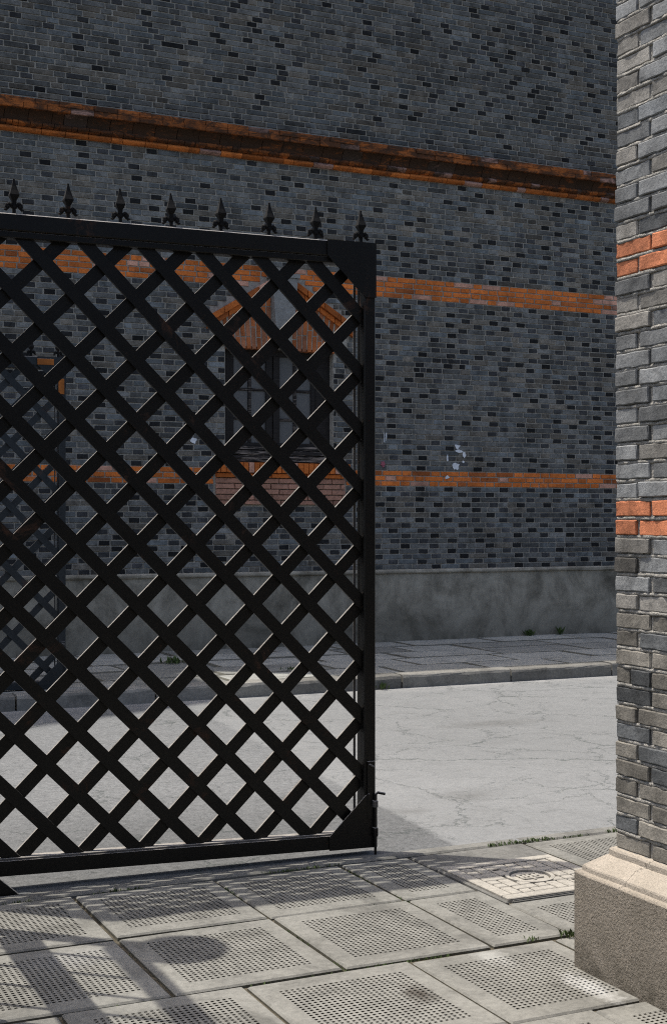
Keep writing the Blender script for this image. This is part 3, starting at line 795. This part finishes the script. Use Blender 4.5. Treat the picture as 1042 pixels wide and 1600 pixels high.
# ------------------------------------------------------------------ brick gate pillar
pil = empty('brick_pillar', (3.1, 3.41, 0)); tag(pil, 'grey brick gate pillar with two orange courses on a roughcast base', 'pillar')
def PP(o): o.parent = pil; o.matrix_parent_inverse = Matrix.Translation((-3.1, -3.41, 0)); return o
PX, PY, PW = 2.793, 3.717, .615     # far left corner, width
def worn_brick(mb, lo, hi, col, seed):
    r2 = random.Random(seed); nseg = [max(2, int((hi[a]-lo[a])/.017)) for a in range(3)]; nseg[0] = 3; nseg[2] = 3
    c = .0035; ax = []
    for a in range(3):
        n = nseg[a]; l = hi[a]-lo[a]; ax.append([0, c] + [c+(l-2*c)*i/n for i in range(1, n)] + [l-c, l])
    N = [len(q) for q in ax]; idx = {}; vs = []; off = Vector((r2.uniform(-99, 99), r2.uniform(-99, 99), 0))
    chip = [(Vector((r2.choice((0, 1))*(hi[0]-lo[0]), r2.uniform(0, hi[1]-lo[1]), r2.choice((0, 1))*(hi[2]-lo[2]))), r2.uniform(.006, .013)) for _ in range(0)]
    def vert(i, j, k):
        if (i, j, k) in idx: return idx[(i, j, k)]
        p = Vector((ax[0][i], ax[1][j], ax[2][k])); ctr = Vector([(hi[a]-lo[a])/2 for a in range(3)])
        ext = sum((i in (0, N[0]-1), j in (0, N[1]-1), k in (0, N[2]-1)))
        if ext >= 2:
            for a, q in enumerate((i, j, k)):
                if q == 0: p[a] += c*.45
                elif q == N[a]-1: p[a] -= c*.45
        q = p*28 + off
        p += Vector((mnoise.noise(q), mnoise.noise(q+Vector((7, 3, 1))), mnoise.noise(q+Vector((1, 9, 5)))))*(.0018 if ext < 2 else .0048)
        for cp, cr in chip:
            d = (p-cp).length
            if d < cr: p += (ctr-p).normalized()*(cr-d)*.55
        idx[(i, j, k)] = len(vs); vs.append(tuple(p[a]+lo[a] for a in range(3))); return idx[(i, j, k)]
    fs = []
    for a in range(3):
        b, d = (a+1) % 3, (a+2) % 3
        for e in (0, N[a]-1):
            for m in range(N[b]-1):
                for n in range(N[d]-1):
                    q = []
                    for (mm, nn) in ((m, n), (m+1, n), (m+1, n+1), (m, n+1)):
                        t = [0, 0, 0]; t[a] = e; t[b] = mm; t[d] = nn; q.append(vert(*t))
                    fs.append(q if e else q[::-1])
    mb.add(vs, fs, col)
def pgrey(z):
    v = max(.10, rnd.gauss(.21, .05)); w = rnd.random()
    if z < 1.15:
        if w < .22: v *= .55; return (v*.95, v, v*1.02)
        if w < .25: v *= .4; return (v*.82, v, v*1.25)
        v *= .82; return (v*1.07, v*1.0, v*.86)
    if w < .5: return (v*.97, v, v*1.0)
    if w < .65: return (v*.74, v*.78, v*.80)
    return (v*1.05, v, v*.90)
mb = MB(); mb.box((PX+.008, PY-PW+.008, .40), (PX+PW-.008, PY-.008, 3.96)); PP(mb.build('mortar_core', M['pillar_mortar']))
HP = .0610; prest = MB(); sd = 0
for k in range(58):
    z0 = .413+k*HP; z1 = z0+HP-.0125
    isr = 17 <= k < 19 or 31 <= k < 33
    # -X face, along = distance from the far corner
    seq = [(0, .111), (.124, .364), (.377, .615)] if k % 2 else [(0, .176), (.190, .425), (.438, .615)]
    if k == 9: seq = [(0, .072), (.084, .176), (.190, .425), (.438, .615)]
    for n_, (a, b) in enumerate(seq):
        a += rnd.uniform(-.003, .003) if a else rnd.uniform(-.003, .004); b += rnd.uniform(-.003, .003); sd += 1
        cl = pgrey(z0)
        if isr: v = rnd.uniform(.9, 1.15); cl = (.56*v, .205*v, .10*v)
        dep = .234 if (k % 2 and n_ == 0) else .108
        mb = MB(); o_ = rnd.uniform(-.005, .004); dz = rnd.uniform(-.002, .002)
        worn_brick(mb, (PX+o_, PY-b, z0+dz), (PX+dep, PY-a, z1+dz), cl, sd); PP(mb.build('red_brick' if isr else 'brick', M['pillar_brick'], smooth=False))
    # other faces, joined
    for face in range(3):
        sq = [(.12 if k % 2 == 0 else .25, .37), (.384, .60)]
        for (a, b) in sq:
            cl = pgrey(z0) if not isr else (.45, .16, .07); sd += 1
            if face == 0: lo, hi = (PX+a, PY-.108, z0), (PX+b, PY, z1)
            elif face == 1: lo, hi = (PX+a, PY-PW, z0), (PX+b, PY-PW+.108, z1)
            else: lo, hi = (PX+PW-.108, PY-b+.02, z0), (PX+PW, PY-a+.02, z1)
            prest.cbox(lo, hi, .005, cl, jit=.003)
o = PP(prest.build('brickwork', M['pillar_brick'])); o['kind'] = 'stuff'
# mortar beds, lumpy, slightly behind the brick faces
mb = MB(); r2 = random.Random(3)
for k in range(58):
    z0 = .413+k*HP-.0145; n = 24
    vs = []; fs = []
    for i in range(n+1):
        yy = PY-.006-(PW-.012)*i/n
        for (dx, dzz) in ((.03, 0), (r2.uniform(-.0015, .006), .002), (r2.uniform(-.002, .006), .013), (.03, .0155)):
            vs.append((PX+dx, yy, z0+dzz+r2.uniform(-.0015, .0015)))
    for i in range(n):
        for j in range(3): fs.append((i*4+j, i*4+j+1, i*4+5+j, i*4+4+j))
    mb.add(vs, fs)
PP(mb.build('mortar_joint', M['pillar_mortar'], smooth=True))
# roughcast base with weathered top
prof = [(.103, -.02), (.103, .318), (.100, .324), (.094, .327), (.085, .327), (.084, .340), (.082, .345), (.028, .384), (.022, .386), (.021, .404), (.016, .411), (-.02, .4125)]
ns = 14; mb = MB(); loops = []
for (p, z) in prof:
    lp = []
    c = [(PX-p, PY+p), (PX-p, PY-PW-p), (PX+PW+p, PY-PW-p), (PX+PW+p, PY+p)]
    for e in range(4):
        a, b = c[e], c[(e+1) % 4]
        for i in range(ns):
            t = i/ns; x_, y_ = a[0]+(b[0]-a[0])*t, a[1]+(b[1]-a[1])*t
            nv = mnoise.noise(Vector((x_*6, y_*6, z*9)))*.004
            if i == 0: x_ += (.006 if x_ < PX else -.006); y_ += (-.006 if y_ > PY else .006)
            lp.append((x_+nv, y_+nv, z+mnoise.noise(Vector((x_*9, y_*9, z*3)))*.003))
    loops.append(lp)
m = 4*ns
for i in range(len(prof)-1):
    for j in range(m): mb.quad(loops[i][j], loops[i+1][j], loops[i+1][(j+1) % m], loops[i][(j+1) % m])
PP(mb.build('base', M['render']))

# ------------------------------------------------------------------ railing with a globe lamp left of the view (throws the shadows on the slabs)
RX, RY = .76, 5.24
rl = empty('side_railing', (RX, RY, 0)); tag(rl, 'dark iron railing with globe lamp post at left of the pavement', 'railing')
mb = MB(); mb.cbox((-.03, -.03, 0), (.03, .03, 2.98), .004); mb.build('lamp_post', M['steel'], rl)
mb = MB(); mb.cbox((-.05, -1.05, 2.36), (.05, -.031, 2.42), .004); mb.build('rail', M['steel'], rl)
mb = MB(); mb.cbox((-.065, -1.05, 1.20), (.065, -.031, 1.26), .004); mb.build('rail', M['steel'], rl)
mb = MB(); mb.cbox((-.02, -1.05, .10), (.02, -.031, .15), .004); mb.build('rail', M['steel'], rl)
mb = MB(); mb.cbox((-.03, -1.11, 0), (.03, -1.051, 2.6), .004); mb.build('post', M['steel'], rl)
for k in range(4):
    for (z0, z1) in ((1.261, 2.359), (.151, 1.199)):
        mb = MB(); mb.cbox((-.008, -.22-k*.22, z0), (.008, -.204-k*.22, z1), .002); mb.build('bar', M['steel'], rl)
mb = MB(); vs = []; fs = []; nu, nv_ = 20, 12
for i in range(nv_+1):
    a = math.pi*i/nv_
    for j in range(nu): b = 2*math.pi*j/nu; vs.append((.16*math.sin(a)*math.cos(b), .16*math.sin(a)*math.sin(b), 3.13+.16*math.cos(a)))
for i in range(nv_):
    for j in range(nu): fs.append((i*nu+j, i*nu+nu+j, i*nu+nu+(j+1) % nu, i*nu+(j+1) % nu))
mb.add(vs, fs); mb.build('globe', M['globe'], rl, True)

# ------------------------------------------------------------------ weeds and moss
def blades(mb, x, y, z, n, h, spread, r2):
    for _ in range(n):
        a = r2.uniform(0, 6.283); d = r2.uniform(0, spread); bx, by = x+d*math.cos(a), y+d*math.sin(a)
        hh = h*r2.uniform(.45, 1.1); le = hh*r2.uniform(.2, .7); b = r2.uniform(0, 6.283); w = hh*r2.uniform(.10, .22)
        dx, dy = math.cos(b), math.sin(b); nx_, ny_ = -dy*w, dx*w
        p = [(bx, by, z), (bx+dx*le*.45+nx_, by+dy*le*.45+ny_, z+hh*.6), (bx+dx*le, by+dy*le, z+hh), (bx+dx*le*.45-nx_, by+dy*le*.45-ny_, z+hh*.6)]
        v = r2.uniform(.6, 1.3); mb.add(p, [(0, 1, 2, 3)], (v, v, v))
r3 = random.Random(11)
for (x, y, z, n, h, s, lab) in ((9.02, WY-.09, .118, 40, .085, .05, 'small green weed at the foot of the cement plinth'), (9.45, WY-.08, .118, 10, .11, .03, 'thin taller weed against the plinth beside the smaller weed'),
        (4.23, 12.55, .118, 60, .07, .12, 'low weed on the far footway seen through the lattice'), (2.72, 4.10, 0, 18, .022, .03, 'tiny weed in slab joint left of the pillar base'),
        (2.86, 4.09, 0, 34, .03, .04, 'bushy weed in slab joint touching the pillar base'), (5.02, 11.5, .118, 50, .04, .14, 'sunlit weed patch on the far footway'), (5.55, KY0-.02, 0, 24, .07, .06, 'weed growing from the far gutter')):
    mb = MB(); blades(mb, x, y, z, n, h, s, r3); o = mb.build('weed', M['leaf']); tag(o, lab, 'weed')
mb = MB()
for _ in range(900):                              # moss in the joint between slabs and edging
    x = r3.uniform(.6, 5.0); dens = mnoise.noise(Vector((x*2.3, 4, 0)))
    if dens < .08: continue
    blades(mb, x, PE-.008+r3.gauss(0, .006), -.004, 2, .014, .008, r3)
for _ in range(900):
    j = r3.choice(((1.985, 4.1, 5.36, 0), (2.56, 4.1, 5.36, 0), (1.39, 4.1, 5.36, 0), (4.75, .9, 2.9, 1), (4.10, .9, 2.9, 1), (4.10, 2.1, 2.9, 1)))
    t = r3.uniform(j[1], j[2]); x, y = (t, j[0]) if j[3] else (j[0], t)
    if mnoise.noise(Vector((x*3, y*3, 2))) < .12: continue
    blades(mb, x+r3.gauss(0, .003), y+r3.gauss(0, .003), -.008, 2, .012, .004, r3)
for _ in range(500):
    x = r3.uniform(3.25, 4.9)
    if mnoise.noise(Vector((x*3, 9, 0))) < -.05: continue
    blades(mb, x, 5.375+r3.gauss(0, .010), -.002, 2, .018, .01, r3)
o = mb.build('joint_moss', M['leaf']); tag(o, 'moss and grass growing in the slab joints', 'moss', None, 'stuff')
